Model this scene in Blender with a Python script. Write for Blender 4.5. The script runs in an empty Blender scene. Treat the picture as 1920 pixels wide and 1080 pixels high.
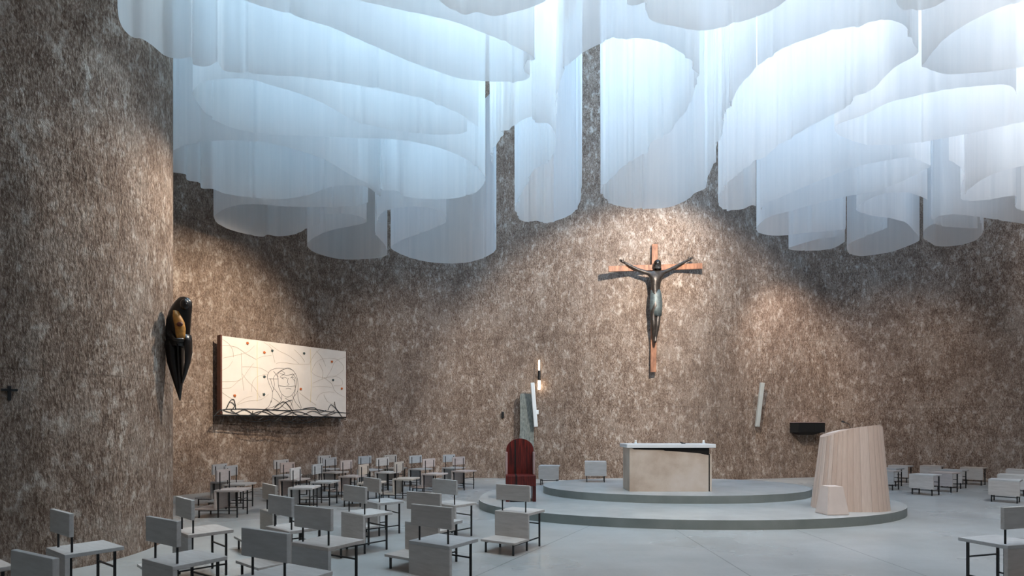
import bpy, bmesh, math, random
from mathutils import Vector, Matrix, noise
random.seed(7)
sc = bpy.context.scene
COL = sc.collection
F, HY, EYE = 1050.0, 804.0, 1.45      # focal length in pixels, horizon row, eye height

def at(x, y, Y):                       # picture point at a given depth
    return Vector(((x-960)/F*Y, Y, EYE+(HY-y)/F*Y))
def on(x, y, z=0.0):                   # picture point on the level z
    Y = F*(EYE-z)/(y-HY)
    return Vector(((x-960)/F*Y, Y, z))

# ------------------------------------------------------------------ materials
def lin(c):
    c = c/255.0
    return c/12.92 if c <= .04045 else ((c+.055)/1.055)**2.4
def rgb(r, g, b): return (lin(r), lin(g), lin(b), 1)

class NT:
    def __init__(s, name):
        s.m = bpy.data.materials.new(name); s.m.use_nodes = True
        s.t = s.m.node_tree; s.t.nodes.clear()
        s.out = s.n('ShaderNodeOutputMaterial')
    def n(s, kind, **kw):
        d = s.t.nodes.new(kind)
        for k, v in kw.items():
            if k in d.inputs: d.inputs[k].default_value = v
            else: setattr(d, k, v)
        return d
    def l(s, a, b): s.t.links.new(a, b)
    def coords(s, scale=(1,1,1), kind='Object'):
        tc = s.n('ShaderNodeTexCoord'); mp = s.n('ShaderNodeMapping')
        mp.inputs['Scale'].default_value = scale
        s.l(tc.outputs[kind], mp.inputs['Vector']); return mp.outputs['Vector']
    def noise(s, vec, scale, detail=4, rough=.55):
        d = s.n('ShaderNodeTexNoise'); d.inputs['Scale'].default_value = scale
        d.inputs['Detail'].default_value = detail; d.inputs['Roughness'].default_value = rough
        s.l(vec, d.inputs['Vector']); return d.outputs['Fac']
    def ramp(s, fac, *stops):
        d = s.n('ShaderNodeValToRGB'); e = d.color_ramp.elements
        while len(e) < len(stops): e.new(.5)
        for k, (p, c) in enumerate(stops): e[k].position = p; e[k].color = c
        s.l(fac, d.inputs['Fac']); return d.outputs['Color']
    def mix(s, fac, a, b, blend='MIX'):
        d = s.n('ShaderNodeMix'); d.data_type = 'RGBA'; d.blend_type = blend
        for v, k in ((fac, 0), (a, 6), (b, 7)):
            if hasattr(v, 'links'): s.l(v, d.inputs[k])
            else: d.inputs[k].default_value = v
        return d.outputs[2]
    def math(s, op, a, b=None):
        d = s.n('ShaderNodeMath'); d.operation = op
        for k, v in ((0, a), (1, b)):
            if v is None: continue
            if hasattr(v, 'links'): s.l(v, d.inputs[k])
            else: d.inputs[k].default_value = v
        return d.outputs[0]
    def bsdf(s, color, rough=.6, metal=0, spec=.5, bump=None, bs=.3, bd=.01):
        d = s.n('ShaderNodeBsdfPrincipled')
        for v, k in ((color, 'Base Color'), (rough, 'Roughness')):
            if hasattr(v, 'links'): s.l(v, d.inputs[k])
            else: d.inputs[k].default_value = v
        d.inputs['Metallic'].default_value = metal
        d.inputs['Specular IOR Level'].default_value = spec
        if bump is not None:
            b = s.n('ShaderNodeBump'); b.inputs['Strength'].default_value = bs; b.inputs['Distance'].default_value = bd
            s.l(bump, b.inputs['Height']); s.l(b.outputs['Normal'], d.inputs['Normal'])
        s.l(d.outputs[0], s.out.inputs['Surface']); return d

def m_wall():
    t = NT('striated_concrete')
    v = t.coords((1,1,1))
    vs = t.coords((27,27,8)); vf = t.coords((56,56,22)); vm = t.coords((8,8,5)); vl = t.coords((2.2,2.2,1.6))
    a = t.noise(vs, 1.0, 5, .62)
    b = t.noise(vf, 1.0, 3, .7)
    c = t.noise(vm, 1.0, 8, .72)
    e = t.noise(vl, 1.0, 5, .6)
    big = t.noise(v, .35, 3, .5)
    base = t.ramp(a, (.30, rgb(84,66,55)), (.50, rgb(126,105,91)), (.70, rgb(158,138,123)))
    base = t.mix(t.ramp(b, (.48,(0,0,0,1)), (.66,(.8,.8,.8,1))), base, rgb(200,182,166))
    base = t.mix(t.ramp(b, (.30,(.7,.7,.7,1)), (.44,(0,0,0,1))), base, rgb(62,48,40))
    base = t.mix(t.ramp(c, (.53,(0,0,0,1)), (.66,(.85,.85,.85,1))), base, rgb(212,200,188))
    base = t.mix(t.ramp(c, (.30,(.6,.6,.6,1)), (.46,(0,0,0,1))), base, rgb(70,55,46))
    base = t.mix(t.ramp(e, (.38,(.35,.35,.35,1)), (.52,(0,0,0,1))), base, rgb(84,66,54))
    base = t.mix(t.ramp(e, (.52,(0,0,0,1)), (.66,(.3,.3,.3,1))), base, rgb(172,159,147))
    base = t.mix(t.ramp(big, (.35,(.3,.3,.3,1)), (.65,(0,0,0,1))), base, rgb(118,104,95))
    # pour lines every 2.1 m
    tc = t.n('ShaderNodeTexCoord'); sp = t.n('ShaderNodeSeparateXYZ'); t.l(tc.outputs['Object'], sp.inputs[0])
    wob = t.math('MULTIPLY', t.noise(v, .9, 2), .05)
    zz = t.math('FRACT', t.math('DIVIDE', t.math('ADD', sp.outputs[2], wob), 2.05))
    line = t.math('LESS_THAN', zz, .008)
    base = t.mix(t.math('MULTIPLY', line, .3), base, rgb(70,58,50))
    h = t.math('ADD', a, t.math('MULTIPLY', b, .6))
    t.bsdf(base, .9, spec=.2, bump=h, bs=.75, bd=.045)
    return t.m

def m_floor():
    t = NT('polished_concrete')
    v = t.coords((1,1,1))
    n1 = t.noise(v, .7, 6, .6); n2 = t.noise(t.coords((.6,1.0,1)), .9, 3, .5); n3 = t.noise(v, 22, 3)
    base = t.ramp(n1, (.3, rgb(150,152,150)), (.62, rgb(172,174,173)))
    base = t.mix(t.ramp(n2, (.42,(0,0,0,1)), (.78,(.5,.5,.5,1))), base, rgb(136,138,136))
    base = t.mix(t.ramp(n3, (.4,(0,0,0,1)), (.8,(.15,.15,.15,1))), base, rgb(120,124,122))
    tc = t.n('ShaderNodeTexCoord')
    mask = None
    for nx, ny, c, w in ((1,0,4.08,.007), (1,0,2.35,.007), (.883,-.469,-2.90,.007), (0,1,3.2,.007)):
        d = t.n('ShaderNodeVectorMath'); d.operation = 'DOT_PRODUCT'
        t.l(tc.outputs['Object'], d.inputs[0]); d.inputs[1].default_value = (nx, ny, 0)
        k = t.math('LESS_THAN', t.math('ABSOLUTE', t.math('SUBTRACT', d.outputs['Value'], c)), w)
        mask = k if mask is None else t.math('MAXIMUM', mask, k)
    base = t.mix(t.math('MULTIPLY', mask, .65), base, rgb(70,74,74))
    r = t.n('ShaderNodeMapRange'); t.l(n2, r.inputs[0])
    r.inputs['From Min'].default_value = .3; r.inputs['From Max'].default_value = .7
    r.inputs['To Min'].default_value = .22; r.inputs['To Max'].default_value = .40
    t.bsdf(base, r.outputs[0], spec=.5)
    return t.m

def m_dais():
    t = NT('dais_resin'); v = t.coords()
    base = t.ramp(t.noise(v, 1.2, 6, .6), (.3, rgb(160,164,163)), (.7, rgb(182,185,184)))
    t.bsdf(base, .26, spec=.5); return t.m
def m_riser():
    t = NT('riser_green_grey'); v = t.coords()
    base = t.ramp(t.noise(v, 2.0, 4), (.3, rgb(110,117,114)), (.7, rgb(128,134,131)))
    t.bsdf(base, .5); return t.m

def m_wood():
    t = NT('limed_grey_wood')
    oi = t.n('ShaderNodeObjectInfo')
    tc = t.n('ShaderNodeTexCoord'); va = t.n('ShaderNodeVectorMath'); va.operation = 'ADD'
    t.l(tc.outputs['Object'], va.inputs[0]); t.l(oi.outputs['Random'], va.inputs[1])
    mp = t.n('ShaderNodeMapping'); mp.inputs['Scale'].default_value = (2.2, 14, 14); t.l(va.outputs[0], mp.inputs['Vector'])
    g = t.noise(mp.outputs[0], 2.2, 6, .62)
    base = t.ramp(g, (.28, rgb(184,179,174)), (.55, rgb(198,194,190)), (.75, rgb(207,204,200)))
    tint = t.ramp(oi.outputs['Random'], (0, rgb(235,228,224)), (.5, rgb(246,246,246)), (1, rgb(228,232,236)))
    base = t.mix(1.0, base, tint, 'MULTIPLY')
    base = t.mix(1.0, base, oi.outputs['Color'], 'MULTIPLY')
    t.bsdf(base, .55, bump=g, bs=.12, bd=.004); return t.m

def plain(name, col, rough=.5, metal=0, spec=.5, var=.0, scale=6, bump=0):
    t = NT(name); v = t.coords()
    g = t.noise(v, scale, 5, .6)
    lo = tuple(c*(1-var) for c in col[:3])+(1,); hi = tuple(min(1, c*(1+var)) for c in col[:3])+(1,)
    t.bsdf(t.ramp(g, (.3, lo), (.7, hi)), rough, metal, spec, bump=g if bump else None, bs=bump, bd=.02)
    return t.m

def m_veil():
    t = NT('translucent_veil_fabric'); v = t.coords((6,6,.25))
    g = t.noise(v, 1.6, 4, .6)
    col = t.ramp(g, (.3, rgb(238,241,243)), (.7, rgb(248,249,250)))
    tl = t.n('ShaderNodeBsdfTranslucent'); t.l(col, tl.inputs[0])
    df = t.n('ShaderNodeBsdfDiffuse'); t.l(col, df.inputs[0])
    tr = t.n('ShaderNodeBsdfTransparent'); tr.inputs[0].default_value = (.93,.96,.98,1)
    m1 = t.n('ShaderNodeMixShader'); m1.inputs[0].default_value = .42
    t.l(tl.outputs[0], m1.inputs[1]); t.l(df.outputs[0], m1.inputs[2])
    m2 = t.n('ShaderNodeMixShader'); m2.inputs[0].default_value = .20
    t.l(m1.outputs[0], m2.inputs[1]); t.l(tr.outputs[0], m2.inputs[2])
    t.l(m2.outputs[0], t.out.inputs['Surface']); return t.m

def m_glow(name, col, s):
    t = NT(name); e = t.n('ShaderNodeEmission'); e.inputs[0].default_value = col; e.inputs[1].default_value = s
    t.l(e.outputs[0], t.out.inputs['Surface']); return t.m

def m_board():                         # ambo: upright boards of slightly different tone
    t = NT('ambo_boards'); tc = t.n('ShaderNodeTexCoord')
    sp = t.n('ShaderNodeSeparateXYZ'); t.l(tc.outputs['UV'], sp.inputs[0])
    fl = t.math('FLOOR', t.math('MULTIPLY', sp.outputs[0], 34.0))
    wn = t.n('ShaderNodeTexWhiteNoise'); wn.noise_dimensions = '1D'; t.l(fl, wn.inputs['W'])
    base = t.ramp(wn.outputs['Value'], (0, rgb(196,173,158)), (1, rgb(212,194,182)))
    g = t.noise(t.coords((9,9,.9)), 4, 5)
    base = t.mix(t.ramp(g, (.4,(0,0,0,1)), (.8,(.35,.35,.35,1))), base, rgb(166,142,126))
    fr = t.math('FRACT', t.math('MULTIPLY', sp.outputs[0], 34.0))
    base = t.mix(t.math('MULTIPLY', t.math('LESS_THAN', fr, .06), .4), base, rgb(110,88,76))
    t.bsdf(base, .65); return t.m

def m_redwood():
    t = NT('dark_red_wood'); g = t.noise(t.coords((16,16,1.2)), 2.0, 5, .6)
    t.bsdf(t.ramp(g, (.32, rgb(34,10,9)), (.5, rgb(92,26,20)), (.72, rgb(128,42,32))), .38); return t.m
def m_crosswood():
    t = NT('orange_brown_wood'); g = t.noise(t.coords((9,9,2)), 2.0, 5, .6)
    t.bsdf(t.ramp(g, (.3, rgb(104,66,46)), (.7, rgb(164,112,82))), .6); return t.m
def m_altarstone():
    t = NT('beige_altar_stone'); g = t.noise(t.coords(), 1.8, 6, .6)
    t.bsdf(t.ramp(g, (.3, rgb(176,156,138)), (.5, rgb(200,184,168)), (.72, rgb(212,200,190))), .6); return t.m

M = dict(wall=m_wall(), floor=m_floor(), dais=m_dais(), riser=m_riser(), wood=m_wood(), veil=m_veil(), board=m_board(),
    red=m_redwood(), cross=m_crosswood(), stone=m_altarstone(),
    black=plain('black_steel', rgb(24,25,27), .45), blackmatte=plain('matt_black', rgb(10,10,10), .7, var=.3),
    marble=plain('white_marble', rgb(226,228,230), .35, var=.04), bronze=plain('dark_bronze', rgb(62,56,52), .38, .55, var=.45, scale=14, bump=.2),
    verdigris=plain('green_grey_bronze', rgb(84,92,92), .5, .35, var=.3, scale=18, bump=.3),
    ebony=plain('black_brown_wood', rgb(20,14,11), .28, var=.5, scale=9), ochre=plain('ochre_gilding', rgb(176,122,52), .5, var=.35, scale=20),
    white=plain('white_lacquer', rgb(214,218,220), .45, var=.02), grey=plain('grey_lacquer', rgb(168,170,166), .5, var=.03),
    canvas=plain('off_white_panel', rgb(222,212,202), .8, var=.05, scale=3), brown=plain('brown_frame', rgb(84,38,22), .5, var=.3),
    wire=plain('black_iron_wire', rgb(18,18,18), .5), drawn=plain('dark_drawn_line', rgb(54,50,50), .8), faint=plain('faint_tan_line', rgb(176,160,142), .8),
    orange=plain('orange_petal', rgb(206,112,52), .7), teal=plain('dark_teal_petal', rgb(70,88,88), .7), cream=plain('cream_strip', rgb(226,210,170), .8),
    slate=None, pink=plain('pale_pinkish_stone', rgb(204,190,182), .65, var=.05), stile=plain('stile_sheen_and_lid', rgb(176,150,146), .4, var=.1),
    ceil=plain('ceiling_plaster', rgb(205,208,210), .9), wax=plain('white_wax', rgb(240,236,228), .5),
    glow=m_glow('warm_lamp_glass', (1,.80,.58,1), 14), sky=m_glow('skylight_daylight', (.72,.86,1,1), 2.0))
def m_slate():
    t = NT('blue_grey_concrete'); g = t.noise(t.coords((14,14,5)), 1.6, 6, .7)
    t.bsdf(t.ramp(g, (.32, rgb(78,84,82)), (.52, rgb(116,122,118)), (.72, rgb(150,154,150))), .85); return t.m
M['slate'] = m_slate()

# ------------------------------------------------------------------ geometry helpers
def B(): return bmesh.new()
def box(bm, lo, hi, bev=0):
    x0,y0,z0 = lo; x1,y1,z1 = hi
    t = bmesh.new()
    vs = [t.verts.new(p) for p in ((x0,y0,z0),(x1,y0,z0),(x1,y1,z0),(x0,y1,z0),(x0,y0,z1),(x1,y0,z1),(x1,y1,z1),(x0,y1,z1))]
    for f in ((3,2,1,0),(4,5,6,7),(0,1,5,4),(1,2,6,5),(2,3,7,6),(3,0,4,7)): t.faces.new([vs[i] for i in f])
    if bev: bmesh.ops.bevel(t, geom=t.edges[:], offset=bev, segments=2, affect='EDGES', profile=.5)
    me = bpy.data.meshes.new('tmp'); t.to_mesh(me); t.free(); bm.from_mesh(me); bpy.data.meshes.remove(me)
    return bm
def tube(bm, pts, r, n=8, closed=False):
    pts = [Vector(p) for p in pts]; rings = []; N = len(pts)
    rr = r if isinstance(r, (list, tuple)) else [r]*N
    prev = None
    for i, p in enumerate(pts):
        if closed: d = pts[(i+1) % N]-pts[i-1]
        else: d = pts[min(i+1, N-1)]-pts[max(i-1, 0)]
        d.normalize()
        if prev is None:
            a = d.cross(Vector((0,0,1)))
            if a.length < .1: a = d.cross(Vector((0,1,0)))
        else: a = prev-d*prev.dot(d)
        if a.length < 1e-6: a = d.orthogonal()
        a.normalize(); prev = a; b = d.cross(a)
        rings.append([bm.verts.new(p+(a*math.cos(2*math.pi*k/n)+b*math.sin(2*math.pi*k/n))*rr[i]) for k in range(n)])
    for i in range(N if closed else N-1):
        A, C = rings[i], rings[(i+1) % N]
        for k in range(n): bm.faces.new((A[k], A[(k+1)%n], C[(k+1)%n], C[k]))
    if not closed:
        bm.faces.new(list(reversed(rings[0]))); bm.faces.new(rings[-1])
    return bm
def lathe(bm, prof, n=24, off=(0,0,0)):
    ox,oy,oz = off; rings = []
    for r, z in prof: rings.append([bm.verts.new((ox+r*math.cos(2*math.pi*k/n), oy+r*math.sin(2*math.pi*k/n), oz+z)) for k in range(n)])
    for A, C in zip(rings, rings[1:]):
        for k in range(n): bm.faces.new((A[k], A[(k+1)%n], C[(k+1)%n], C[k]))
    bm.faces.new(list(reversed(rings[0]))); bm.faces.new(rings[-1]); return bm
def loft(bm, rings):
    R = [[bm.verts.new(p) for p in r] for r in rings]; n = len(R[0])
    for A, C in zip(R, R[1:]):
        for k in range(n): bm.faces.new((A[k], A[(k+1)%n], C[(k+1)%n], C[k]))
    bm.faces.new(list(reversed(R[0]))); bm.faces.new(R[-1]); return bm
def prism(bm, poly, z0, z1):
    lo = [bm.verts.new((x,y,z0)) for x,y in poly]; hi = [bm.verts.new((x,y,z1)) for x,y in poly]; n = len(poly)
    top = bm.faces.new(hi); bm.faces.new(list(reversed(lo)))
    for k in range(n): bm.faces.new((lo[k], lo[(k+1)%n], hi[(k+1)%n], hi[k]))
    return top
def obj(name, bm, mat, parent=None, smooth=False, loc=None, rot=None):
    bmesh.ops.recalc_face_normals(bm, faces=bm.faces[:])
    me = bpy.data.meshes.new(name); bm.to_mesh(me); bm.free()
    for m in (mat if isinstance(mat, list) else [mat]): me.materials.append(m)
    if smooth:
        for p in me.polygons: p.use_smooth = True
    o = bpy.data.objects.new(name, me); COL.objects.link(o)
    if parent: o.parent = parent
    if loc is not None: o.location = loc
    if rot is not None: o.rotation_euler = rot
    return o
def tag(o, label=None, cat=None, group=None, kind=None):
    if label: o['label'] = label
    if cat: o['category'] = cat
    if group: o['group'] = group
    if kind: o['kind'] = kind
    return o
def thing(name, label, cat, loc=(0,0,0), rz=0, group=None):
    o = bpy.data.objects.new(name, None); COL.objects.link(o); o.empty_display_size = .1
    o.location = loc; o.rotation_euler = (0,0,rz); return tag(o, label, cat, group)
def copy_thing(src, loc, rz, label):
    r = src.copy(); COL.objects.link(r); r.location = loc; r.rotation_euler = (0,0,rz); r['label'] = label
    for ch in list(src.children):
        c = ch.copy(); COL.objects.link(c); c.parent = r
        for g in list(ch.children):
            d = g.copy(); COL.objects.link(d); d.parent = c
    return r
def catmull(pts, step, closed=False):
    P = [Vector(p) for p in pts]; out = []; n = len(P)
    for i in range(n if closed else n-1):
        if closed: a,b,c,d = P[i-1], P[i], P[(i+1)%n], P[(i+2)%n]
        else: a,b,c,d = P[max(i-1,0)], P[i], P[i+1], P[min(i+2,n-1)]
        # centripetal parameterisation keeps tight corners from looping
        t0 = 0; t1 = t0+max((b-a).length, 1e-3)**.5; t2 = t1+max((c-b).length, 1e-3)**.5; t3 = t2+max((d-c).length, 1e-3)**.5
        k = max(2, int((c-b).length/step))
        for j in range(k):
            t = t1+(t2-t1)*j/k
            A1 = a*((t1-t)/(t1-t0))+b*((t-t0)/(t1-t0)); A2 = b*((t2-t)/(t2-t1))+c*((t-t1)/(t2-t1)); A3 = c*((t3-t)/(t3-t2))+d*((t-t2)/(t3-t2))
            B1 = A1*((t2-t)/(t2-t0))+A2*((t-t0)/(t2-t0)); B2 = A2*((t3-t)/(t3-t1))+A3*((t-t1)/(t3-t1))
            out.append(B1*((t2-t)/(t2-t1))+B2*((t-t1)/(t2-t1)))
    if not closed: out.append(P[-1])
    return out

# ------------------------------------------------------------------ the setting
CEIL = 13.5
WL = [(-9.5,1.2),(-7.4,3.2),(-5.9,4.5),(-4.87,5.32),(-4.55,5.79),(-4.42,6.10),(-4.37,6.5),(-4.43,7.05),(-4.60,7.6),(-5.12,8.2),(-6.2,8.8),(-7.4,9.5),(-7.95,10.6)]
WB = [(-7.95,10.6),(-7.8,11.5),(-7.32,12.15),(-6.85,12.9),(-6.2,13.9),(-5.3,15.1),(-3.9,16.0),(-2.3,16.45),(-.8,16.5),(.6,16.2),(1.9,15.65),(3.2,15.2),(4.2,15.05),(5.2,15.25),(6.2,15.75),(7.0,16.2),(7.4,16.27)]
WR = [(7.4,16.27),(8.5,16.6),(10,16.9),(11.2,16.5),(12.3,15.8),(13.3,14.7),(13.9,13.2),(13.7,11.5),(12.6,9.8),(11.0,8.6),(9.6,7.2),(9.3,5.6),(10.2,3.6),(12,2)]
def wall(name, pts):
    P = catmull([Vector((x,y,0)) for x,y in pts], .12)
    bm = B(); rows = []
    for i, p in enumerate(P):
        d = P[min(i+1,len(P)-1)]-P[max(i-1,0)]; nrm = Vector((-d.y, d.x, 0)).normalized()
        q = p+nrm*.35
        rows.append([bm.verts.new((p.x,p.y,0)), bm.verts.new((p.x,p.y,CEIL)), bm.verts.new((q.x,q.y,CEIL)), bm.verts.new((q.x,q.y,0))])
    for a, b in zip(rows, rows[1:]):
        for k in range(4): bm.faces.new((a[k], a[(k+1)%4], b[(k+1)%4], b[k]))
    bm.faces.new(rows[0]); bm.faces.new(list(reversed(rows[-1])))
    o = obj(name, bm, M['wall']); tag(o, kind='structure')
    for p in o.data.polygons: p.use_smooth = abs(p.normal.z) < .5
    o.data.set_sharp_from_angle(angle=math.radians(40))
    return P
PL = wall('wall_left', WL); PB = wall('wall_back', WB); PR = wall('wall_right', WR)
bm = B(); box(bm, (-16,-9,-.2), (20,20,0)); tag(obj('floor', bm, M['floor']), kind='structure')
bm = B(); box(bm, (-16,-9,CEIL), (20,20,CEIL+.2)); tag(obj('ceiling', bm, M['ceil']), kind='structure')

def wall_at(P, x):                     # wall point seen at picture column x, with inward normal
    best = None
    for a, b in zip(P, P[1:]):
        fa = a.x-(x-960)/F*a.y; fb = b.x-(x-960)/F*b.y
        if fa*fb <= 0 and fa != fb:
            p = a.lerp(b, fa/(fa-fb)); d = (b-a); n = Vector((d.y,-d.x,0)).normalized()
            if best is None or p.y < best[0].y: best = (p, n)
    return best

# ------------------------------------------------------------------ the dais: two steps
def blob(cx, cy, a, bf, bb, n=120, e=1.0):
    out = []
    for k in range(n):
        t = 2*math.pi*k/n; c, s = math.cos(t), math.sin(t)
        out.append((cx+a*math.copysign(abs(c)**e, c), cy+(bb if s > 0 else bf)*math.copysign(abs(s)**e, s)))
    return out
def dais(name, poly, z0, z1, label):
    bm = B(); prism(bm, poly, z0, z1)
    bmesh.ops.recalc_face_normals(bm, faces=bm.faces[:])
    for f in bm.faces: f.material_index = 0 if abs(f.normal.z) > .5 else 1
    tag(obj(name, bm, [M['dais'], M['riser']]), label, 'platform')
LOWER = blob(3.2, 10.6, 3.82, 2.58, 3.85, e=.95)
UPPER = blob(3.33, 11.6, 2.68, 1.83, 1.75, e=.95)
dais('sanctuary_platform', LOWER, 0, .14, 'wide lower grey step of the oval sanctuary platform, resting on the floor')
dais('altar_platform', UPPER, .14, .28, 'smaller upper oval grey step carrying the altar')

# ------------------------------------------------------------------ kneeler chairs
W = .235
def kneeler_chair_parts(t):
    w = M['wood']; k = M['black']
    b = B(); box(b, (-W,-.205,.42), (W,.205,.452), .004); obj('seat', b, w, t)
    b = B(); box(b, (-W,-.205,.155), (W,-.172,.42), .003); obj('back_panel', b, w, t)
    b = B(); box(b, (-W,-.178,.585), (W,-.146,.775), .004); br = obj('backrest', b, w, t)
    for s in (-1, 1):
        b = B(); tube(b, [(s*.165,-.139,.452),(s*.165,-.139,.74)], .0085, 8); obj('backrest_post', b, k, br)
    b = B(); box(b, (-W,-.505,.128), (W,-.172,.155), .003); kn = obj('kneeler', b, w, t)
    for s in (-1, 1):
        b = B(); box(b, (s*.19-.009,-.47,0), (s*.19+.009,-.452,.128)); obj('kneeler_leg', b, k, kn)
        for y in (.15, -.155):
            b = B(); box(b, (s*.19-.009,y-.009,0), (s*.19+.009,y+.009,.42)); obj('leg', b, k, t)
        b = B(); box(b, (s*.19-.006,-.455,.105), (s*.19+.006,.15,.119)); obj('side_rail', b, k, t)
    b = B(); box(b, (-.19,.144,.275), (.19,.156,.288)); obj('stretcher', b, k, t)
TARGET = Vector((3.0, 12.0))
CH_GROUP = 'kneeler chairs facing the altar'
chairs = [  # backrest centre column and top row, label, optional heading (deg, 90 = away from the camera)
 (65,1038,'nearest grey kneeler chair at the bottom left, only its tilted backrest in view',62),
 (116,958,'grey kneeler chair standing against the left wall below the small cross',54),
 (306,972,'large grey kneeler chair directly right of the one against the left wall',57),
 (347,934,'grey kneeler chair right beside the sharp edge of the left wall',None),
 (498,994,'nearest central grey kneeler chair, broad backrest cut by the bottom of the picture',60),
 (588,950,'grey kneeler chair just behind and right of the nearest central one',59),
 (527,930,'grey kneeler chair whose backrest right edge meets a larger backrest in front of it',None),
 (506,908,'dull grey kneeler chair half hidden behind two nearer backrests, left of centre',None),
 (666,911,'grey kneeler chair with dark streaked back panel, middle of the left block',None),
 (698,896,'grey kneeler chair half hidden behind the dark streaked one, further back',None),
 (795,923,'grey kneeler chair mostly hidden behind the nearest full chair left of the platform',None),
 (810,948,'nearest fully seen grey kneeler chair in the middle front, plain square back panel',57),
 (834,899,'grey kneeler chair behind the two overlapping front ones, seat pointing at the platform',None),
 (962,909,'grey kneeler chair nearest the platform, backrest overlapping the red throne',58),
 (419,880,'pinkish backed kneeler chair nearest in the far left corner group, all four legs showing',2),
 (433,873,'grey kneeler chair behind the pinkish backed one in the far left corner',1),
 (412,870,'rearmost grey kneeler chair of the far left corner group under the painting',-4),
 (527,862,'rear grey kneeler chair behind the pink backed chair right of the painting corner',-16),
 (539,867,'pink backed kneeler chair between a grey one behind and a white one in front',-11),
 (554,877,'white backed kneeler chair seen side on, front of the second side group',1),
 (595,870,'pale blue backed kneeler chair seen side on, right of the white backed one',-3),
 (608,854,'rearmost grey kneeler chair peeping out behind another below the painting right edge',-22),
 (618,858,'broad grey backed kneeler chair just before the rearmost one below the painting right edge',-22),
 (649,863,'pinkish kneeler chair right of the broad grey backed pair',-14),
 (684,855,'blue grey kneeler chair near the back wall above a cream backed one',-26),
 (682,871,'cream backed kneeler chair seen side on, below a blue grey one by the wall',-6),
 (717,858,'pale grey kneeler chair overlapping a duller one by the back wall',-24),
 (732,853,'dull grey kneeler chair closest to the back wall, behind a pale grey one',-30),
 (748,866,'warm cream backed kneeler chair seen side on, front right of the pale grey pair',-11),
 (779,854,'light blue backed kneeler chair by the wall, left of a pinkish one',-30),
 (804,860,'pinkish grey kneeler chair right of the light blue backed one',-26),
 (842,852.5,'bluish grey kneeler chair against the back wall, last but one before the throne',-34),
 (860,856.5,'pinkish kneeler chair closest to the red throne in the back row',-32),
]
proto = None
def tint_of(label):
    first = ' '.join(label.split(' ')[:4])
    for k, c in (('pink',(1,.90,.87)),('cream',(1,.94,.86)),('white',(1.12,1.13,1.14)),('blu',(.90,.96,1.0)),('dull',(.82,.81,.78)),('pale',(1.05,1.05,1.04)),('brownish',(.95,.89,.83)),('light',(1.04,1.05,1.06))):
        if k in first: return c+(1,)
    return (.95,.95,.95,1)
def paint(o, label):
    for ch in o.children: ch.color = tint_of(label)
def place_chair(pos, a, label):
    global proto
    d = Vector((math.cos(a), math.sin(a)))
    loc = (pos[0]+d.x*.16, pos[1]+d.y*.16, 0); rz = a-math.pi/2
    if proto is None:
        proto = thing('kneeler_chair', label, 'chair', loc, rz, CH_GROUP); kneeler_chair_parts(proto)
        paint(proto, label)
    else: paint(copy_thing(proto, loc, rz, label), label)
for x, y, label, deg in chairs:
    p = on(x, y, .775)
    if deg is None: v = TARGET-Vector((p.x, p.y)); a = math.atan2(v.y, v.x)
    else: a = math.radians(deg)
    place_chair((p.x, p.y), a, label)
place_chair((-4.04, 3.93), math.radians(55), 'grey kneeler chair in the bottom left corner, only a bit of its seat showing')
place_chair((4.44, 4.88), math.radians(106), 'lone grey kneeler chair at the bottom right corner, thin black front legs')

# ------------------------------------------------------------------ stools without backrest
def stool_parts(t):
    w = M['wood']; k = M['black']
    b = B(); box(b, (-W,-.205,.42), (W,.205,.452), .004); obj('seat', b, w, t)
    b = B(); box(b, (-W,-.205,.14), (W,-.172,.42), .003); obj('back_panel', b, w, t)
    for s in (-1, 1):
        for y in (.15, -.155):
            b = B(); box(b, (s*.19-.01,y-.01,0), (s*.19+.01,y+.01,.42)); obj('leg', b, k, t)
        b = B(); box(b, (s*.19-.007,-.155,.105), (s*.19+.007,.15,.12)); obj('side_rail', b, k, t)
    b = B(); box(b, (-.19,.144,.275), (.19,.156,.288)); obj('stretcher', b, k, t)
    b = B(); box(b, (-.19,-.162,.105), (.19,-.148,.12)); obj('low_rail', b, k, t)
stools = [
 ((.88,13.15,.14), 80, 'grey box-like stool on the lower step between the red throne and another stool'),
 ((1.85,12.42,.28), 83, 'grey box-like stool on the upper step left of the altar'),
 ((9.12,12.35,0), 30, 'pale grey stool nearest right of the ambo, front of its row'),
 ((10.0,12.95,0), 30, 'pinkish grey stool second in the row right of the ambo'),
 ((10.85,13.75,0), 32, 'pale grey stool third in the row right of the ambo'),
 ((12.0,14.55,0), 36, 'brownish grey stool last in the row right of the ambo'),
 ((11.45,15.25,0), 40, 'plain grey stool standing alone against the back right wall'),
 ((10.62,15.3,0), 36, 'grey stool farthest back, close to the ambo right side by the wall'),
 ((9.66,14.3,0), 32, 'light stool half hidden by the ambo, middle of the three beside it'),
 ((9.0,13.45,0), 33, 'grey stool mostly hidden by the ambo, nearest of the three beside it'),
 ((9.78,11.1,0), 42, 'large pale stool at the right edge of the picture, nearest of its stack of three'),
 ((11.0,12.3,0), 42, 'pale stool at the right edge showing only its top behind the large pale one'),
 ((12.55,13.85,0), 42, 'grey stool farthest back at the right edge by the wall'),
]
sp = None
for loc, deg, label in stools:
    rz = math.radians(deg-90)
    if sp is None:
        sp = thing('stool', label, 'stool', loc, rz, 'backless stools around the sanctuary'); stool_parts(sp)
        paint(sp, label)
    else: paint(copy_thing(sp, loc, rz, label), label)

# ------------------------------------------------------------------ altar
t = thing('altar', 'beige stone altar with white slab top and black gap under its right side', 'altar', (2.96,10.76,.28))
hw = .765
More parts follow.
